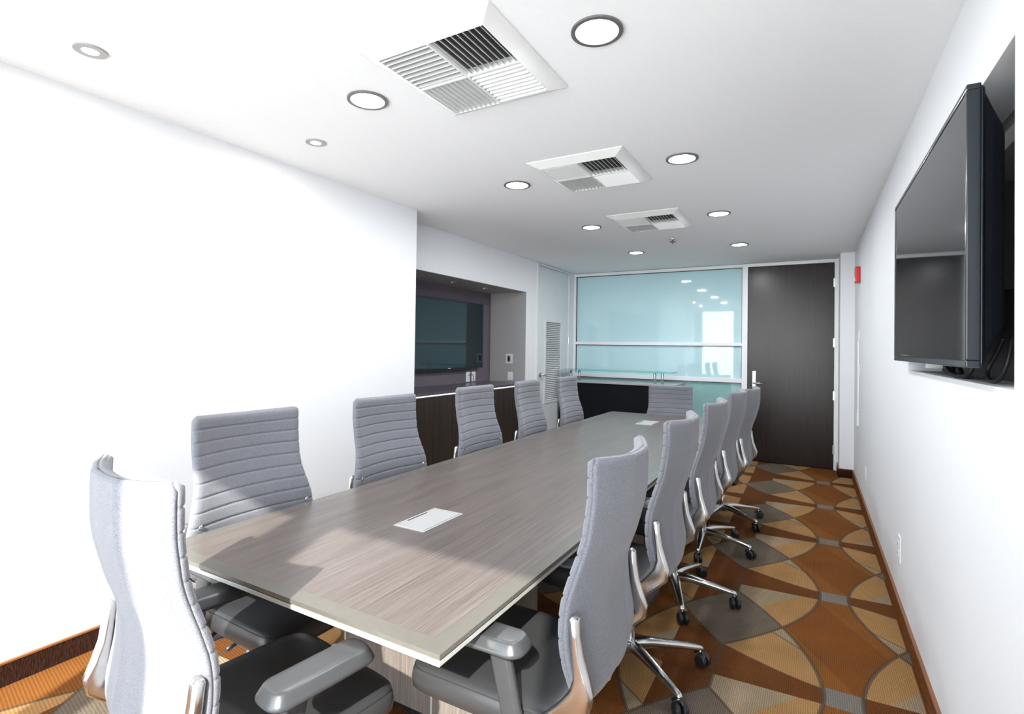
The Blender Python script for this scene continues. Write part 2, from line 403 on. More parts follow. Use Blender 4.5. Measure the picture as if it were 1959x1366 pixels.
# baseboards: carpet cove with bronze edge strip
def baseboard(name, x0, x1, y0, y1, mat='carpet_base'):
    b = struct(box(name, x0, x1, y0, y1, 0, .094, mat))
    box('edge_strip', x0-.002, x1+.002, y0-.002, y1+.002, .094, .102, 'bronze', b)
    return b
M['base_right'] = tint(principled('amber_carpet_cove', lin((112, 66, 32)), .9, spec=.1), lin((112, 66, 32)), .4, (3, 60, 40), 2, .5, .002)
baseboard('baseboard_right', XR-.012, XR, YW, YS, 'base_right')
baseboard('baseboard_left', XL, XL+.012, YW, 3.49)
baseboard('baseboard_corner', wb_, XR-.012, YS-.012, YS, 'carpet_base')
baseboard('baseboard_return', wb_-.012, wb_, YS-.012, YB-.02, 'carpet_base')

# ---- glazed back wall (window_1)
g = struct(empty('window_1', (0, YB, 0)))
def gb(name, x0, x1, z0, z1, y0=-.02, y1=.07, mat='white_metal', bev=.003):
    return box(name, x0, x1, y0, y1, z0, z1, mat, g, bev)
gb('head_rail', XL2, .292, 2.562, 2.605)
gb('post', XL2, -3.185, 0, 2.562); gb('post', -.802, -.732, 0, 2.562)
gb('middle_rail', -3.185, -.802, 1.512, 1.556); gb('middle_rail', -3.185, -.802, 1.022, 1.078)
gb('bottom_rail', -3.185, -.802, 0, .08)
for z0, z1, mt in ((1.556, 2.562, 'frost'), (1.078, 1.512, 'frost'), (.08, 1.022, 'frost_green')):
    gb('pane', -3.185, -.802, z0, z1, .02, .03, mt, 0)
    gb('gasket', -3.185, -.802, z1-.008, z1, .008, .0195, 'black_plastic', 0)
    gb('gasket', -3.185, -3.177, z0, z1-.008, .008, .0195, 'black_plastic', 0)
    gb('gasket', -.810, -.802, z0, z1-.008, .008, .0195, 'black_plastic', 0)
# ---- dark door (door_1)
d = struct(empty('door_1', (0, YB, 0)))
def db(name, x0, x1, y0, y1, z0, z1, mat, bev=0, par=None): return box(name, x0, x1, y0, y1, z0, z1, mat, par or d, bev)
db('jamb', .247, .292, -.02, .07, 0, 2.562, 'white_metal', .003)
leaf = db('leaf', -.728, .243, .0, .045, .008, 2.556, 'door_dark', .002)
for z in (2.308, 1.565, .914, .251):
    hb = bmesh.new(); tube_bm([(.246, -.008, z-.055), (.246, -.008, z+.055)], .008, 10, hb); box_bm(.236, .256, -.024, -.0, z-.055, z+.055, bm=hb)
    new_obj('hinge', hb, 'brushed', d)
pl_ = db('handle_plate', -.672, -.628, -.012, 0, .955, 1.185, 'brushed', .004)
new_obj('lever', tube_bm([(-.65, -.010, 1.03), (-.65, -.055, 1.03), (-.635, -.065, 1.03), (-.58, -.065, 1.032), (-.53, -.06, 1.03)], [.012, .012, .012, .011, .009], 12), 'chrome', pl_, True)
new_obj('keyhole', lathe_bm([(.006, 0), (.006, .003)], 12), 'black_plastic', pl_).matrix_world = Matrix.Translation((-.65, YB-.012, 1.165)) @ Matrix.Rotation(PI/2, 4, 'X')
bpy.context.view_layer.update()
# ---- pale louvred door (door_2) in the set back left wall
d2 = struct(empty('door_2', (XL2, 0, 0)))
def lb(name, x0, x1, y0, y1, z0, z1, mat, bev=0, par=None): return box(name, x0, x1, y0, y1, z0, z1, mat, par or d2, bev)
lb('jamb', -.11, .018, DY0, 6.37, 0, 2.575, 'door_white', .003); lb('jamb', -.11, .018, 7.385, DY1, 0, 2.575, 'door_white', .003)
lb('head_jamb', -.11, .018, DY0, DY1, 2.575, 2.606, 'door_white', .003)
LY0, LY1, LZ0, LZ1 = 6.615, 7.14, .70, 1.825
bm = bmesh.new()
for b in ((-.045, -.005, 6.374, LY0, .01, 2.57), (-.045, -.005, LY1, 7.381, .01, 2.57), (-.045, -.005, LY0, LY1, .01, LZ0), (-.045, -.005, LY0, LY1, LZ1, 2.57)): box_bm(*b, bm=bm)
new_obj('leaf', bm, 'door_white', d2)
bm = bmesh.new()
for b in ((-.008, .004, LY0-.025, LY0+.012, LZ0-.025, LZ1+.025), (-.008, .004, LY1-.012, LY1+.025, LZ0-.025, LZ1+.025), (-.008, .004, LY0+.012, LY1-.012, LZ0-.025, LZ0+.008), (-.008, .004, LY0+.012, LY1-.012, LZ1-.008, LZ1+.025)): box_bm(*b, bm=bm)
lf = new_obj('louvre_frame', bm, 'door_white', d2)
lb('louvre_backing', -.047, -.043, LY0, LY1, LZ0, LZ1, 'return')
sbm = box_bm(-.017, .017, LY0+.012, LY1-.012, -.0022, .0022)
sl0 = new_obj('louvre_slat', sbm, 'white_metal', lf)
NS = 42
for i in range(NS):
    s_ = sl0 if i == 0 else sl0.copy()
    if i: C.objects.link(s_)
    s_.location = (-.020, 0, LZ0+.022 + i*(LZ1-LZ0-.044)/(NS-1)); s_.rotation_euler = (0, math.radians(32), 0)
for z in (2.29, 1.57, .90, .25):
    lbm = bmesh.new(); tube_bm([(.012, 7.383, z-.05), (.012, 7.383, z+.05)], .008, 8, lbm); new_obj('hinge', lbm, 'brushed', d2)
rose = new_obj('handle_rose', tube_bm([(-.005, 6.45, 1.08), (.008, 6.45, 1.08)], .032, 20), 'chrome', d2, False)
new_obj('lever', tube_bm([(.0, 6.45, 1.08), (.05, 6.45, 1.08), (.055, 6.47, 1.08), (.055, 6.57, 1.078)], [.013, .012, .012, .009], 12), 'chrome', rose, True)

# ------------------------------------------------------------------ ceiling fittings
def vent(x, y, label, first=[None]):
    if first[0]:
        src = first[0]; r = src.copy(); C.objects.link(r); r.location = (x, y, H); r['label'] = label
        for ch in list(src.children):
            c = ch.copy(); C.objects.link(c); c.parent = r
            for gg in ch.children: e = gg.copy(); C.objects.link(e); e.parent = c
        return r
    r = empty('ceiling_vent', (x, y, H), 0, label, 'vent', 'square louvred ceiling vents')
    first[0] = r
    hx, hy = .308, .33; ix, iy = .245, .267
    bm = bmesh.new()      # bevelled hanging frame
    out = [(-hx, -hy), (hx, -hy), (hx, hy), (-hx, hy)]; mid = [(-hx+.012, -hy+.012), (hx-.012, -hy+.012), (hx-.012, hy-.012), (-hx+.012, hy-.012)]
    inn = [(-ix, -iy), (ix, -iy), (ix, iy), (-ix, iy)]
    R = [[bm.verts.new((*p, z)) for p in q] for q, z in ((out, -.001), (out, -.006), (inn, -.034), (inn, -.001))]
    for j in range(4):
        a, b = R[j], R[(j+1) % 4]
        for i in range(4): bm.faces.new((a[i], a[(i+1) % 4], b[(i+1) % 4], b[i]))
    new_obj('frame', bm, 'slat', r)
    box('duct_backing', -ix, ix, -iy, iy, -.0035, -.0012, 'vent_dark', r)
    box('divider', -.004, .004, -iy, iy, -.036, -.004, 'slat', r); box('divider', -ix, -.004, -.004, .004, -.036, -.004, 'slat', r)
    box('divider', .004, ix, -.004, .004, -.036, -.004, 'slat', r)
    n = 9
    sy = new_obj('slat', box_bm(-.0008, .0008, -(iy-.008)/2, (iy-.008)/2, -.0135, .0135), 'slat', r)
    sx = new_obj('slat', box_bm(-(ix-.008)/2, (ix-.008)/2, -.0008, .0008, -.0135, .0135), 'slat', r)
    k = [0, 0]
    for (qx, qy, kind, ang) in ((1, -1, 'y', -36), (-1, 1, 'y', 12), (-1, -1, 'x', -20), (1, 1, 'x', 14)):
        for i in range(n):
            src = sy if kind == 'y' else sx; idx = 0 if kind == 'y' else 1
            s = src if k[idx] == 0 else src.copy()
            if k[idx]: C.objects.link(s)
            k[idx] += 1
            cx, cy = qx*(ix+.004)/2, qy*(iy+.004)/2
            off = (i+.5)/n - .5
            if kind == 'y': s.location = (cx + off*(ix-.012), cy, -.024); s.rotation_euler = (0, math.radians(ang), 0)
            else: s.location = (cx, cy + off*(iy-.012), -.024); s.rotation_euler = (math.radians(ang), 0, 0)
    return r
vent(-1.25, 1.795, 'square white louvred ceiling vent nearest the window end, largest in view')
vent(-1.25, 3.225, 'square white louvred ceiling vent in the middle of the row of three')
vent(-1.25, 4.70, 'square white louvred ceiling vent nearest the sprinkler and glass wall')

def can(x, y, label):
    r = empty('downlight', (x, y, H), 0, label, 'light', 'large round recessed ceiling lights')
    new_obj('trim_ring', annulus_bm(.078, .094, -.008, -.0005, 40), 'trim_grey', r)
    new_obj('diffuser', lathe_bm([(.078, -.0005), (.078, -.005), (.07, -.006)], 40), 'lamp', r)
    ld = bpy.data.lights.new('lamp_light', 'AREA'); ld.shape = 'DISK'; ld.size = .15; ld.energy = CAN_POWER; ld.color = (.92, .96, 1)
    lo = bpy.data.objects.new('lamp_light', ld); C.objects.link(lo); lo.parent = r; lo.location = (0, 0, -.012)
rows = ('first', 'second', 'third', 'fourth')
where = ('nearest the window end', 'beside the middle ceiling vent', 'beside the farthest ceiling vent', 'nearest the glass back wall')
for i, y in enumerate((1.80, 3.255, 4.715, 6.19)):
    can(-.685, y, f'round recessed ceiling light of the right-hand row, {where[i]}')
    can(-1.825, y, f'round recessed ceiling light of the left-hand row, {where[i]}')
def small_can(x, y, z, label, group, lit=True, rad=.056):
    r = empty('spotlight', (x, y, z), 0, label, 'light', group)
    new_obj('trim_ring', annulus_bm(rad*.52, rad, -.006, -.0005, 32), 'brushed' if not lit else 'box_plate', r)
    new_obj('bulb', lathe_bm([(rad*.52, -.0005), (rad*.5, -.004)], 28), 'lamp_small' if lit else 'mirror_dark', r)
    if lit:
        ld = bpy.data.lights.new('spot_light', 'AREA'); ld.shape = 'DISK'; ld.size = .05; ld.energy = 3; ld.color = (1, .88, .72)
        lo = bpy.data.objects.new('spot_light', ld); C.objects.link(lo); lo.parent = r; lo.location = (0, 0, -.01)
small_can(-2.50, .967, H, 'small round silver-rimmed spotlight in the ceiling corner at upper left', 'small spotlights along the left wall')
small_can(-2.47, 2.04, H, 'small round silver-rimmed spotlight between left wall and nearest ceiling vent', 'small spotlights along the left wall')
for y, lab in ((4.21, 'unlit puck light in the alcove soffit, nearest the white wall edge'), (4.77, 'unlit puck light in the middle of the alcove soffit'), (5.43, 'unlit puck light in the alcove soffit, farthest along near the grey return')):
    small_can(-3.49, y, AZ1-.004, lab, 'puck lights in the alcove soffit', False, .05)
# sprinkler
r = empty('sprinkler', (-1.263, 5.59, H), 0, 'small metal fire sprinkler hanging from the ceiling beyond the last vent', 'sprinkler')
new_obj('escutcheon', lathe_bm([(.03, -.001), (.028, -.008), (.012, -.012)], 20), 'brushed', r)
new_obj('stem', lathe_bm([(.009, -.01), (.009, -.045), (.005, -.055)], 12), 'trim_grey', r)
new_obj('deflector', lathe_bm([(.034, -.030), (.036, -.033), (.03, -.034)], 16), 'trim_grey', r)

# ------------------------------------------------------------------ right wall fittings
def screen(name, label, loc, L_, Hh, depth, bezel, smat, flip=1, back=True):
    """screen lying in a y-z plane, facing -x when flip=-1 and +x when flip=1; origin at bottom centre"""
    r = empty(name, loc, 0, label, 'television')
    f = flip
    bm = bmesh.new()
    for b in ((-L_/2, L_/2, 0, bezel*1.3), (-L_/2, L_/2, Hh-bezel, Hh), (-L_/2, -L_/2+bezel, bezel*1.3, Hh-bezel), (L_/2-bezel, L_/2, bezel*1.3, Hh-bezel)):
        box_bm(min(0, -f*depth), max(0, -f*depth), b[0], b[1], b[2], b[3], bm=bm)
    new_obj('bezel', bm, 'tv_frame', r, bevel=.003)
    box('screen_panel', min(-f*.003, -f*depth*.9), max(-f*.003, -f*depth*.9), -L_/2+bezel, L_/2-bezel, bezel*1.3, Hh-bezel, smat, r)
    return r
t1 = screen('wall_television', 'large black flat television mounted in the recess of the right wall', (.372, 2.615, 1.412), 1.45, .79, .032, .016, 'tv_screen', -1)
hump = new_obj('rear_casing', ring_bm([[(x, y, z) for y, z in [(sy*(.725-ins) - (math.copysign(cr_, sy) if k else 0), zz) for sy, zz, k in ((-1, .0+ins2, 0), (1, .0+ins2, 0), (1, .79-ins2, 0), (-1, .79-ins2, 0))]] for x, ins, ins2, cr_ in ((.032, .0, .0, 0), (.038, .006, .006, 0), (.045, .02, .02, 0), (.062, .03, .06, 0), (.085, .05, .1, 0), (.098, .075, .13, 0))]), 'tv_back', t1, bevel=.012, seg=3)
box('sensor_mark', -.0015, .0, .33, .48, .028, .030, 'brushed', t1)
box('wall_mount', .1, .192, -.35, .35, .25, .6, 'black_plastic', t1)
def loop_cable(name, pts, label, group=None, rad=.006):
    # smooth through points
    P = [(i, *p) for i, p in enumerate(pts)]; q = [catmull(P, t*(len(pts)-1)/40) for t in range(41)]
    return tag(new_obj(name, tube_bm(q, rad, 8), 'cable', None, True), label, 'cable', group)
loop_cable('power_cable', [(.50, 2.02, 1.50), (.485, 2.0, 1.43), (.475, 2.03, 1.378), (.47, 2.10, 1.372), (.475, 2.15, 1.40), (.49, 2.13, 1.45), (.50, 2.1, 1.5)], 'single round loop of black cable hanging below the near end of the television', 'cables below the right wall television')
loop_cable('signal_cable', [(.50, 2.36, 1.48), (.47, 2.34, 1.385), (.455, 2.46, 1.372), (.46, 2.62, 1.40), (.48, 2.6, 1.43), (.47, 2.45, 1.38), (.46, 2.38, 1.374), (.465, 2.55, 1.385), (.50, 2.66, 1.46)], 'bundle of black cable coils resting in the recess under the television', 'cables below the right wall television', .008)
brk = tag(box('cable_bracket', .44, .50, 2.92, 2.98, 1.385, 1.41, 'plastic_white', None, .004), 'small white bracket under the far end of the right wall television', 'bracket')
# fire alarm
r = empty('fire_alarm', (XR, 6.46, 2.165), 0, 'red fire alarm strobe high on the right wall near the door', 'alarm')
box('housing', -.045, -.001, -.06, .06, 0, .165, 'red', r, .008, 3)
box('strobe_lens', -.055, -.044, -.04, .04, .012, .055, 'plastic_white', r, .006)
def plate(name, y, z0, z1, wd, label, cat, group=None, kind='switch', x=XR, sgn=-1):
    r = empty(name, (x, y, (z0+z1)/2), 0, label, cat, group)
    h = (z1-z0)/2
    def bx(nm, d0, d1, y0, y1, a, b, mt, bev=.001):
        return box(nm, min(sgn*d0, sgn*d1), max(sgn*d0, sgn*d1), y0, y1, a, b, mt, r, bev)
    bx('cover_plate', .0005, .007, -wd/2, wd/2, -h, h, 'plastic_white', .002)
    if kind == 'switch':
        for k in range(max(1, int(round(wd/.05))-1) if wd > .1 else 1):
            yy = 0 if wd <= .1 else -wd/2 + wd*(k+.5)/max(1, int(round(wd/.05))-1)
            bx('rocker', .007, .012, yy-.016, yy+.016, -.033, .033, 'plastic_white')
    elif kind == 'outlet':
        for zz in (-.024, .024):
            s = bx('socket', .007, .010, -.017, .017, zz-.014, zz+.014, 'plastic_white', .003)
            for yy in (-.006, .006): q = bx('slot', .0095, .0105, yy-.001, yy+.001, zz-.004, zz+.006, 'black_plastic', 0)
    elif kind == 'dial':
        bx('display', .007, .02, -.02, .02, -.032, .032, 'black_plastic')
        bx('display_rim', .007, .015, -.03, .03, -.044, .044, 'box_plate')
    return r
plate('light_switch', 6.50, 1.556, 1.69, .12, 'white switch plate on right wall under the red alarm, upper of two', 'switch', 'switch plates on the right wall', 'switch')
plate('light_switch', 6.43, 1.218, 1.33, .075, 'white switch plate on right wall under the red alarm, lower of two', 'switch', 'switch plates on the right wall', 'switch')
plate('wall_outlet', 5.66, .308, .428, .075, 'white wall outlet low on the right wall, farther one near the door', 'outlet', 'outlets on the right wall', 'outlet')
plate('wall_outlet', 3.602, .303, .443, .085, 'white wall outlet low on the right wall, nearer one below the television end', 'outlet', 'outlets on the right wall', 'outlet')
rc = empty('wall_raceway', (XR, 6.56, .70), 0, 'thin white vertical wall channel running between switch plates on the right wall', 'raceway')
box('channel', -.012, -.0005, -.03, -.018, 0, .88, 'plastic_white', rc, .002); box('channel_box', -.02, -.0005, -.052, .004, -.01, .12, 'plastic_white', rc, .002)
box('channel', -.012, -.0005, .008, .02, .1, .86, 'plastic_white', rc, .002)

# ------------------------------------------------------------------ alcove: counter, cabinets, television
CZ = 1.0
ct = tag(box('alcove_counter', AXB+.001, XL2+.012, AY0+.002, AY1-.006, CZ-.028, CZ, 'counter', None, .002), 'dark plum-grey countertop running along the left alcove under the television', 'countertop')
st = tag(box('strip_light', XL2-.012, XL2+.004, AY0+.005, AY1-.01, CZ-.040, CZ-.0285, 'led_strip', None), 'thin glowing strip under the front edge of the alcove counter', 'light')
n = 4; wdt = (AY1-.008-AY0-.01)/n
names = ('nearest the white wall edge', 'second from the white wall edge', 'third from the white wall edge', 'farthest, beside the louvred door')
for i in range(n):
    y0 = AY0+.006+i*wdt
    cb = empty('base_cabinet', (XL2, y0+wdt/2, 0), 0, f'dark brown wooden cabinet under the alcove counter, {names[i]}', 'cabinet', 'cabinets under the alcove counter')
    box('body', -.50, -.022, -wdt/2+.001, wdt/2-.001, .08, CZ-.0415, 'cabinet_wood', cb)
    box('kick', -.45, -.08, -wdt/2+.001, wdt/2-.001, 0, .08, 'black_plastic', cb)
    for a, b in ((-wdt/2+.002, -.001), (.001, wdt/2-.002)):
        box('door', -.021, -.001, a, b, .085, CZ-.045, 'cabinet_wood', cb, .0015)
t2 = screen('alcove_television', 'dark teal-tinted flat television on the alcove wall above the counter', (AXB+.075, 5.01, 1.188), 1.44, .81, .03, .014, 'tv_screen_teal', 1)
box('rear_casing', -.072, -.0305, -.6, .6, .06, .72, 'tv_back', t2)
box('speaker_bar', -.05, -.006, -.72, .45, -.022, -.001, 'tv_back', t2, .004)
box('brand_mark', .0001, .0008, -.03, .03, .003, .010, 'plastic_white', t2)
plate('alcove_outlet', 5.50, 1.0+.01, 1.135, .085, 'white outlet plate low on the alcove wall, left of the pair under the television', 'outlet', 'outlets behind the alcove counter', 'outlet', AXB, 1)
plate('alcove_outlet', 5.625, 1.0+.01, 1.135, .085, 'white outlet plate low on the alcove wall, right of the pair under the television', 'outlet', 'outlets behind the alcove counter', 'outlet', AXB, 1)
loop_cable('phone_cord', [(AXB+.014, 5.50, 1.09), (AXB+.05, 5.53, 1.10), (AXB+.05, 5.56, 1.06), (AXB+.05, 5.57, 1.008)], 'thin black cord hanging from the alcove outlets to the counter', rad=.004)
def yplate(name, x, y, z0, z1, wd, label, cat, dial):
    r = empty(name, (x, y, (z0+z1)/2), 0, label, cat); h = (z1-z0)/2
    box('cover_plate', -wd/2, wd/2, -.008, -.0005, -h, h, 'plastic_white', r, .002)
    if dial:
        box('bezel', -.024, .024, -.014, -.008, -.044, .044, 'box_plate', r, .001); box('display', -.016, .016, -.018, -.014, -.03, .03, 'black_plastic', r, .001)
    else: box('rocker', -.016, .016, -.012, -.008, -.033, .033, 'plastic_white', r, .001)
yplate('thermostat', -3.46, AY1-.004, 1.24, 1.365, .10, 'white wall control with small black display on the grey alcove return', 'thermostat', True)
yplate('wall_switch', -3.44, AY1-.004, 1.02, 1.13, .075, 'plain pale switch plate below the wall control on the alcove return', 'switch', False)

# ------------------------------------------------------------------ reception style desk with glass shelf
dk = empty('credenza_desk', (-2.36, 7.28, 0), 0, 'black-fronted desk with pale top and raised glass shelf before the glass wall', 'desk')
DXA, DXB = -.83, .84
box('front_panel', DXA, DXB-.02, -.255, -.235, .0, .965, 'black_panel', dk)
box('side_panel', DXA, DXA+.02, -.235, .28, 0, .965, 'black_panel', dk); box('side_panel', DXB-.04, DXB-.02, -.235, .28, 0, .965, 'black_panel', dk)
box('desk_top', DXA-.005, DXB, -.285, .295, .9655, .995, 'steel_top', dk, .002)
for x in (-.66, -.53, .55, .65):
    new_obj('shelf_post', tube_bm([(x, -.22, .995), (x, -.22, 1.138)], .016, 16), 'brushed', dk, True)
gsx0, gsx1 = -.80, .78
bm = bmesh.new(); box_bm(gsx0, gsx1, -.29, .08, 1.1385, 1.150, bm=bm)
gs = new_obj('glass_shelf', bm, 'shelf_glass', dk)
box('shelf_edge', gsx0, gsx1, -.293, -.2903, 1.1387, 1.1498, 'shelf_edge', gs); box('shelf_edge', gsx1+.0003, gsx1+.003, -.29, .08, 1.1387, 1.1498, 'shelf_edge', gs)

# ------------------------------------------------------------------ conference table
TX0, TX1, TY0, TY1, TZ = -1.972, -.737, .982, 5.80, .74
tb = empty('conference_table', ((TX0+TX1)/2, (TY0+TY1)/2, 0), 0, 'long taupe wood-veneer conference table with bronze-grey banded edge and pale lower lip', 'table')
ax, ay = (TX1-TX0)/2, (TY1-TY0)/2; bw = .05
box('tabletop', -ax+bw, ax-bw, -ay+bw, ay-bw, TZ-.012, TZ, 'table_wood', tb)
def mitre(p, q, a, b):
    bm = bmesh.new(); V = [bm.verts.new((*v, z)) for z in (TZ-.012, TZ) for v in (p, q, b, a)]
    for f in ((0, 1, 2, 3), (7, 6, 5, 4), (0, 4, 5, 1), (1, 5, 6, 2), (2, 6, 7, 3), (3, 7, 4, 0)): bm.faces.new([V[i] for i in f])
    return new_obj('edge_band', bm, 'edge_band', tb)
oc = [(-ax, -ay), (ax, -ay), (ax, ay), (-ax, ay)]; ic = [(-ax+bw, -ay+bw), (ax-bw, -ay+bw), (ax-bw, ay-bw), (-ax+bw, ay-bw)]
for i in range(4): mitre(oc[i], oc[(i+1) % 4], ic[i], ic[(i+1) % 4])
box('core_groove', -ax+.010, ax-.010, -ay+.010, ay-.010, TZ-.018, TZ-.0122, 'black_plastic', tb)
box('lower_lip', -ax+.003, ax-.003, -ay+.003, ay-.003, TZ-.031, TZ-.0182, 'under_edge', tb, .001)
for y0 in (-1.75, -.12+.0, 1.45):
    pd = box('pedestal', -.36, .36, y0-.02, y0+.36, .03, TZ-.0315, 'pedestal_wood', tb, .002)
    box('pedestal_trim', -.364, -.356, y0-.024, y0-.016, .03, TZ-.04, 'under_edge', pd); box('pedestal_trim', .1, .108, y0-.024, y0-.0202, .03, TZ-.04, 'under_edge', pd)
    box('pedestal_foot', -.34, .34, y0, y0+.34, 0, .0298, 'black_plastic', pd)
def power_box(x, y, l, w_, label, ang=0):
    r = empty('table_power_box', (x, y, TZ), ang, label, 'power box', 'power boxes in the tabletop')
    bm = bmesh.new(); f = .008
    for b in ((-w_/2, w_/2, -l/2, -l/2+f*1.3), (-w_/2, w_/2, l/2-f*1.3, l/2), (-w_/2, -w_/2+f, -l/2+f*1.3, l/2-f*1.3), (w_/2-f, w_/2, -l/2+f*1.3, l/2-f*1.3)): box_bm(b[0], b[1], b[2], b[3], .0003, .003, bm=bm)
    new_obj('rim', bm, 'under_edge', r)
    lid = box('lid', -w_/2+f+.001, w_/2-f-.001, -l/2+f*1.4+.001, l/2-f*1.4-.001, .0003, .0025, 'box_plate', r)
    box('brush_slot', -w_/2+f+.001, -w_/2+f+.008, -l*.22, l*.24, .0026, .0031, 'seam', r)
    box('hinge_line', w_/2-f-.003, w_/2-f-.0015, -l/2+.012, l/2-.012, .0026, .0030, 'seam', r)
power_box(-1.352, 1.717, .262, .152, 'pale silver power box set in the near sunlit part of the tabletop')
power_box(-1.37, 5.09, .30, .152, 'pale silver power box set in the far end of the tabletop')

# ------------------------------------------------------------------ chairs
# back profile: height z -> rear centre line y, half width, forward wrap of the sides
PROF = [(0.495, -0.204, 0.120, 0.006), (0.510, -0.212, 0.180, 0.012), (0.540, -0.220, 0.235, 0.020), (0.577, -0.224, 0.260, 0.030), (0.630, -0.217, 0.274, 0.035), (0.680, -0.212, 0.275, 0.040), (0.737, -0.210, 0.272, 0.042), (0.790, -0.215, 0.262, 0.045), (0.844, -0.227, 0.248, 0.045), (0.900, -0.248, 0.235, 0.050), (0.950, -0.262, 0.232, 0.050), (1.000, -0.275, 0.232, 0.055), (1.060, -0.282, 0.233, 0.055), (1.165, -0.283, 0.232, 0.055)]
ZB, ZT = .495, 1.165
RIB = .0515
def rear_pt(u, z, off=0.0, wadd=0.0, crown=True):
    """point on the rear surface, u in -1..1; off pushes forward (towards the sitter)"""
    y, w_, c = catmull(PROF, z)
    # rounded top corners
    dz = ZT - z
    if dz < .02: w_ -= (.02 - math.sqrt(max(0, .0004-(.02-dz)**2)))*.9
    w_ += wadd
    a = abs(u)
    fy = y + c*(a**2.0) - .004*math.exp(-((a-.34)/.07)**2)
    lift = -.008*(1-u*u)*max(0, (z-1.0)/.165)      # top rail dips a little in the middle
    return Vector((u*w_, fy + off, z + (lift if crown else 0)))
def zlist(step):
    n = int(round((ZT-ZB)/step)); return [ZB + (ZT-ZB)*i/n for i in range(n+1)]
def build_back(parent):
    us = [-1, -.97, -.9, -.8, -.65, -.5, -.42, -.38, -.34, -.30, -.26, -.13, 0, .13, .26, .30, .34, .38, .42, .5, .65, .8, .9, .97, 1]
    # shell: rear skin 12 mm thick
    zs = zlist(.0185)
    bm = bmesh.new()
    A = [[bm.verts.new(rear_pt(u, z, .004*abs(u)**8)) for u in us] for z in zs]
    B = [[bm.verts.new(rear_pt(u, z, .013)) for u in us] for z in zs]
    def skin(G, flip):
        for r0, r1 in zip(G, G[1:]):
            for i in range(len(us)-1):
                f = (r0[i], r0[i+1], r1[i+1], r1[i]); bm.faces.new(f if not flip else f[::-1])
    skin(A, False); skin(B, True)
    def rim(G1, G2):
        for i in range(len(us)-1):
            bm.faces.new((G1[0][i+1], G1[0][i], G2[0][i], G2[0][i+1])); bm.faces.new((G1[-1][i], G1[-1][i+1], G2[-1][i+1], G2[-1][i]))
        for a in (0, -1):
            for j in range(len(zs)-1):
                f = (G1[j][a], G1[j+1][a], G2[j+1][a], G2[j][a]); bm.faces.new(f if a else f[::-1])
    rim(A, B)
    sh = new_obj('back_shell', bm, 'fabric', parent, True)
    # cushion: ribbed front
    zs = []
    nr = int(round((ZT-ZB)/RIB)); PH = (0, .04, .09, .2, .5, .8, .91, .96)
    for i in range(nr):
        for f_ in PH: zs.append(ZB + (ZT-ZB)*(i+f_)/nr)
    zs.append(ZT)
    bm = bmesh.new()
    def ribh(z):
        ph = ((ZT-z)/((ZT-ZB)/nr)) % 1.0
        dd = min(ph, 1-ph)
        if z > ZT-.5*(ZT-ZB)/nr: dd = .5
        return 1-math.exp(-(dd/.055)**2)
    us2 = [-1, -.985, -.95, -.88, -.75, -.6, -.4, -.2, 0, .2, .4, .6, .75, .88, .95, .985, 1]
    def edge(u):      # pillow thickness towards the sides
        return min(1, (1-abs(u))/.07)**.5 if abs(u) > .93 else 1
    A = []; B = []
    for z in zs:
        h = ribh(z); te = min(1, (ZT-z)/.012 + .25, (z-ZB)/.012 + .25)
        A.append([bm.verts.new(rear_pt(u*(1), z, .0135, .0015*h)) for u in us2])
        B.append([bm.verts.new(rear_pt(u, z, .0145 + (.0210 + .0046*h)*max(.15, edge(u))*te, 0.0022*h*(1 if abs(u) > .9 else 0))) for u in us2])
    us_ = us2
    for G, fl_ in ((A, False), (B, True)):
        for r0, r1 in zip(G, G[1:]):
            for i in range(len(us_)-1):
                f = (r0[i], r0[i+1], r1[i+1], r1[i]); bm.faces.new(f if not fl_ else f[::-1])
    for i in range(len(us_)-1):
        bm.faces.new((A[0][i+1], A[0][i], B[0][i], B[0][i+1])); bm.faces.new((A[-1][i], A[-1][i+1], B[-1][i+1], B[-1][i]))
    for a in (0, -1):
        for j in range(len(zs)-1):
            f = (A[j][a], A[j+1][a], B[j+1][a], B[j][a]); bm.faces.new(f if a else f[::-1])
    cu = new_obj('back_cushion', bm, 'fabric', parent, True)
    return sh, cu
def seat_bm():
    bm = bmesh.new(); rings = []
    N_ = 40
    def outline(ins, z, rx=.255, y0=-.15, y1=.375):
        out = []; cy = (y0+y1)/2; ry = (y1-y0)/2
        for i in range(N_):
            t = 2*PI*(i+.5)/N_; c_, s_ = math.cos(t), math.sin(t); e = .23
            x = math.copysign(abs(c_)**e, c_)*(rx-ins); y = math.copysign(abs(s_)**e, s_)*(ry-ins)
            zz = z - (.018*max(0, (y-.15)/.2)**2 if y > .15 else 0)
            out.append((x, cy+y, zz))
        return out
    for ins, z in ((.05, .398), (.012, .402), (.0, .415), (-.003, .44), (.0, .462), (.008, .476), (.02, .483), (.06, .487), (.13, .486), (.2, .483)): rings.append(outline(ins, z))
    return ring_bm(rings, bm=bm), outline(.004, .4725)
def caster(parent, first=[None]):
    pass
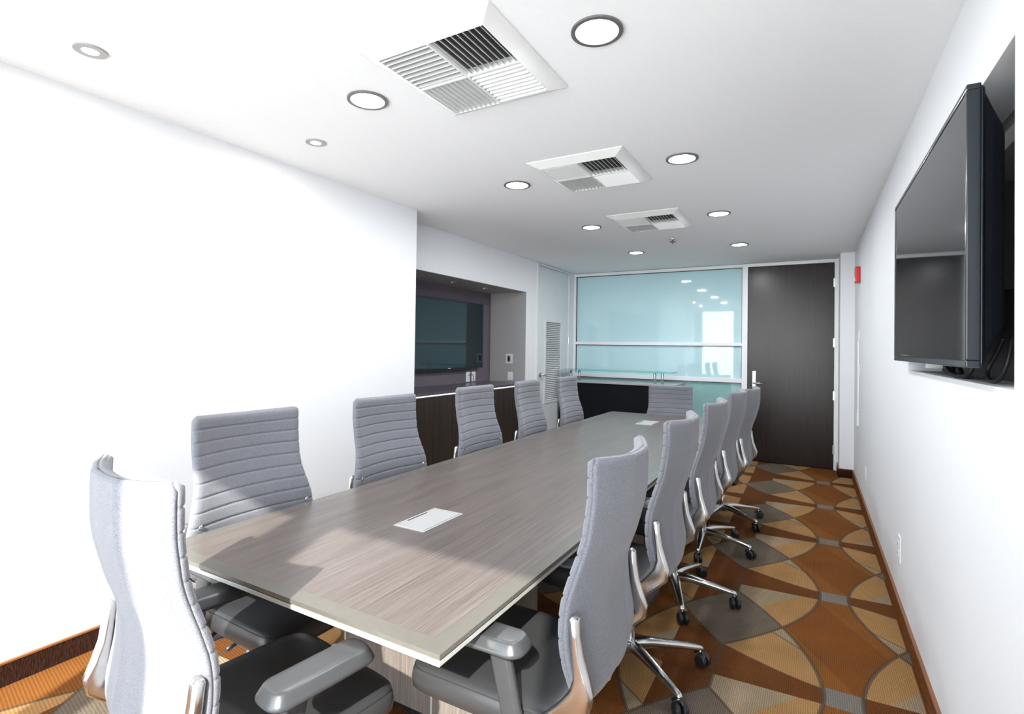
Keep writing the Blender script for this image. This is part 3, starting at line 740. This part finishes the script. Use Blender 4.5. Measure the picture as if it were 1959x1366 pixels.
def build_chair():
    ch = empty('conference_chair', (0, 0, 0), 0, 'x', 'chair', 'high-backed chairs around the conference table')
    sh, cu = build_back(ch)
    bm, loop = seat_bm()
    seat = new_obj('seat', bm, 'leather', ch, True)
    new_obj('seam', tube_bm(loop + [loop[0]], .0016, 6, cap=False), 'seam', seat, True)
    box('seat_pan', -.21, .21, -.13, .32, .382, .3975, 'black_plastic', ch, .006)
    box('tilt_mechanism', -.075, .075, -.12, .15, .335, .3815, 'black_plastic', ch, .012, 3)
    new_obj('adjust_lever', tube_bm([(.075, .05, .36), (.2, .05, .36), (.235, .05, .355)], [.006, .006, .009], 8), 'arm_grey', ch, True)
    for s in (-1, 1):
        y0, w0, c0 = catmull(PROF, .74)
        # upright flat bar beside the back, elbow, then forward and down under the seat
        xo = s*.272
        xo = s*.262
        pts = [(xo, -.1765, .768), (xo, -.182, .760), (xo, -.186, .72), (xo, -.192, .67), (xo+s*.002, -.202, .62), (xo+s*.004, -.206, .588), (s*.268, -.200, .560), (s*.268, -.165, .522), (s*.262, -.110, .472), (s*.245, -.06, .425), (s*.21, -.04, .385), (s*.12, -.03, .362), (s*.07, -.02, .362)]
        bb = sweep_bm(pts, [.024, .034, .035, .034, .032, .029, .027, .024, .023, .022, .026, .03, .03], [.012, .026, .026, .030, .042, .062, .070, .060, .052, .044, .030, .022, .02])
        new_obj('back_bracket', bb, 'chrome', ch, True, bevel=.003)
        # button joining bracket and cushion
        p = rear_pt(s*.87, .752, .038)
        bt = lathe_bm([(.0085, 0), (.0085, .004), (.0065, .006), (.004, .006), (.0035, .003)], 16)
        bo = new_obj('button', bt, 'chrome', ch); bo.location = p; bo.rotation_euler = (-PI/2, 0, s*.12)
        # arm: graphite post with a broad pad
        ap = sweep_bm([(s*.295, .015, .657), (s*.296, .012, .63), (s*.297, -.02, .50), (s*.290, -.045, .40), (s*.27, -.052, .372), (s*.20, -.05, .362), (s*.08, -.045, .362)], [.03, .03, .03, .034, .03, .03, .03], [.062, .062, .058, .055, .04, .035, .03])
        post = new_obj('arm_post', ap, 'arm_grey', ch, True, bevel=.003)
        rings = []
        for ins, z in ((.014, .656), (.003, .658), (.0, .663), (.003, .670), (.0135, .687), (.017, .6905), (.022, .692), (.034, .6925)):
            ring = []; hw = .057-ins; L0, L1 = -.068+ins, .215-ins
            for i in range(32):
                t = 2*PI*i/32; rr = hw; cxx, cyy = math.cos(t), math.sin(t)
                e = .72
                x = math.copysign(abs(cxx)**e, cxx)*hw; y = math.copysign(abs(cyy)**e, cyy)*hw*.95
                y = y + (L1-hw*.95 if cyy > 0 else L0+hw*.95) if abs(cyy) > 1e-6 else (L0+L1)/2
                ring.append((s*.295+x, y, z))
            rings.append(ring)
        new_obj('arm_pad', ring_bm(rings), 'arm_grey', post, True)
    new_obj('gas_column', lathe_bm([(.024, .10), (.024, .23), (.015, .231), (.015, .336)], 20), 'chrome', ch, True, bevel=.002)
    hub = new_obj('base_hub', lathe_bm([(.03, .075), (.036, .08), (.036, .125), (.03, .132)], 24), 'chrome', ch, True, bevel=.003)
    hubs = []
    leg_me = None
    for k in range(5):
        a = 2*PI*k/5
        if k == 0:
            lb_ = sweep_bm([(.02, 0, .108), (.10, 0, .112), (.22, 0, .098), (.31, 0, .084), (.338, 0, .079), (.346, 0, .073)], [.046, .048, .038, .029, .026, .022], [.052, .042, .030, .024, .021, .012], side=Vector((0, 1, 0)))
            lg = new_obj('leg', lb_, 'chrome', ch, True, bevel=.002); L0_ = lg
            stem = new_obj('caster_stem', lathe_bm([(.008, .045), (.008, .076)], 12, (.335, 0, 0)), 'chrome', lg, True)
            bm = bmesh.new()
            for sy in (-1, 1):
                prof = [(.001, sy*.006), (.026, sy*.006), (.029, sy*.009), (.029, sy*.021), (.025, sy*.026), (.01, sy*.027)]
                ring_bm([[(.348+rr*math.cos(2*PI*q/24), yy, .030+rr*math.sin(2*PI*q/24)) for q in range(24)] for rr, yy in prof], bm=bm)
            wh = new_obj('caster_wheel', bm, 'black_plastic', lg, False, bevel=.001)
            hood = new_obj('caster_hood', ring_bm([[(.335+.0+rr*math.cos(t), yy, .034+rr*math.sin(t)) for t in [math.radians(20+14*q) for q in range(11)]] + [(.335+(rr-.008)*math.cos(t), yy, .034+(rr-.008)*math.sin(t)) for t in [math.radians(20+14*q) for q in range(10, -1, -1)]] for rr, yy in ((.034, -.006), (.035, 0), (.034, .006))]), 'black_plastic', lg, True)
        else:
            lg = L0_.copy(); C.objects.link(lg)
            for q in list(L0_.children):
                z_ = q.copy(); C.objects.link(z_); z_.parent = lg
        lg.rotation_euler = (0, 0, a)
    return ch
def copy_chair(src):
    r = src.copy(); C.objects.link(r)
    for c0 in list(src.children):
        c1 = c0.copy(); C.objects.link(c1); c1.parent = r
        for g0 in list(c0.children):
            g1 = g0.copy(); C.objects.link(g1); g1.parent = c1
    return r
proto = build_chair(); used = False
def chair(x, y, rz, base, label, drop=0.0, cast=None, sc=1.0):
    """rz: heading of the sitter measured from +y; base: turn of the five-legged base (world)"""
    global used
    r = proto if not used else copy_chair(proto)
    used = True
    r.location = (x, y, 0); r.rotation_euler = (0, 0, math.radians(rz)); r['label'] = label
    k = 0
    for c in r.children:
        nm = c.name.split('.')[0]
        if nm == 'leg':
            c.rotation_euler = (0, 0, math.radians(base + 72*k - rz)); k += 1
        elif nm in ('base_hub',): pass
        else: CH_DROP.append((c, drop))
    for i, c in enumerate([c for c in r.children if c.name.split('.')[0] == 'leg']):
        for q in c.children:
            n2 = q.name.split('.')[0]
            if n2 in ('caster_wheel', 'caster_hood'):
                # swivel each caster about its stem
                a = random.uniform(-1.3, 1.3) if not (cast and i in cast) else cast[i]
                q.matrix_parent_inverse = Matrix.Identity(4)
                q.location = Vector((.335, 0, 0)) - Matrix.Rotation(a, 3, 'Z') @ Vector((.335, 0, 0)); q.rotation_euler = (0, 0, a)
    return r
CH_DROP = []
HX, LX = -.705, -1.85
RY = ((-.705, 1.515, 91, 10, 'nearest the window end', 0), (-.712, 2.376, 90, 34, 'second from the window end', 0), (-.702, 3.22, 89.5, 2, 'third from the window end', 0), (-.69, 4.13, 88, -14, 'fourth from the window end', 0), (-.655, 4.865, 87, 38, 'farthest, before the door', .02))
for x, y, rz, bs, lab, dr in RY:
    chair(x, y, rz, bs, f'silver-grey high-backed chair on the right side of the table, {lab}', dr)
LYS = ((-1.85, 1.385, -92, 20, 'nearest the window end'), (-1.88, 2.24, -93, 0, 'second from the window end'), (-1.915, 3.215, -91, 40, 'third, before the alcove cabinets'), (-1.925, 4.06, -88, 10, 'fourth, before the alcove end'), (-1.93, 4.92, -90, 30, 'farthest, beside the black desk'))
for x, y, rz, bs, lab in LYS:
    cc_ = chair(x, y, rz, bs, f'silver-grey high-backed chair on the left side of the table, {lab}')
    if y < 1.5:      # this seat cushion is slid back, clear of the head chair
        for q in cc_.children:
            if q.name.split('.')[0] in ('seat', 'seat_pan'): q.location = (0, -.05, 0)
chair(-1.316, .84, -7.4, 50, 'silver-grey high-backed chair at the near head of the table, seen from behind in sunlight')
chair(-1.33, 5.79, 189, 15, 'silver-grey high-backed chair at the far head of the table before the desk', .11)
for c, dr in CH_DROP:
    if dr: c.location = c.location + Vector((0, 0, -dr))
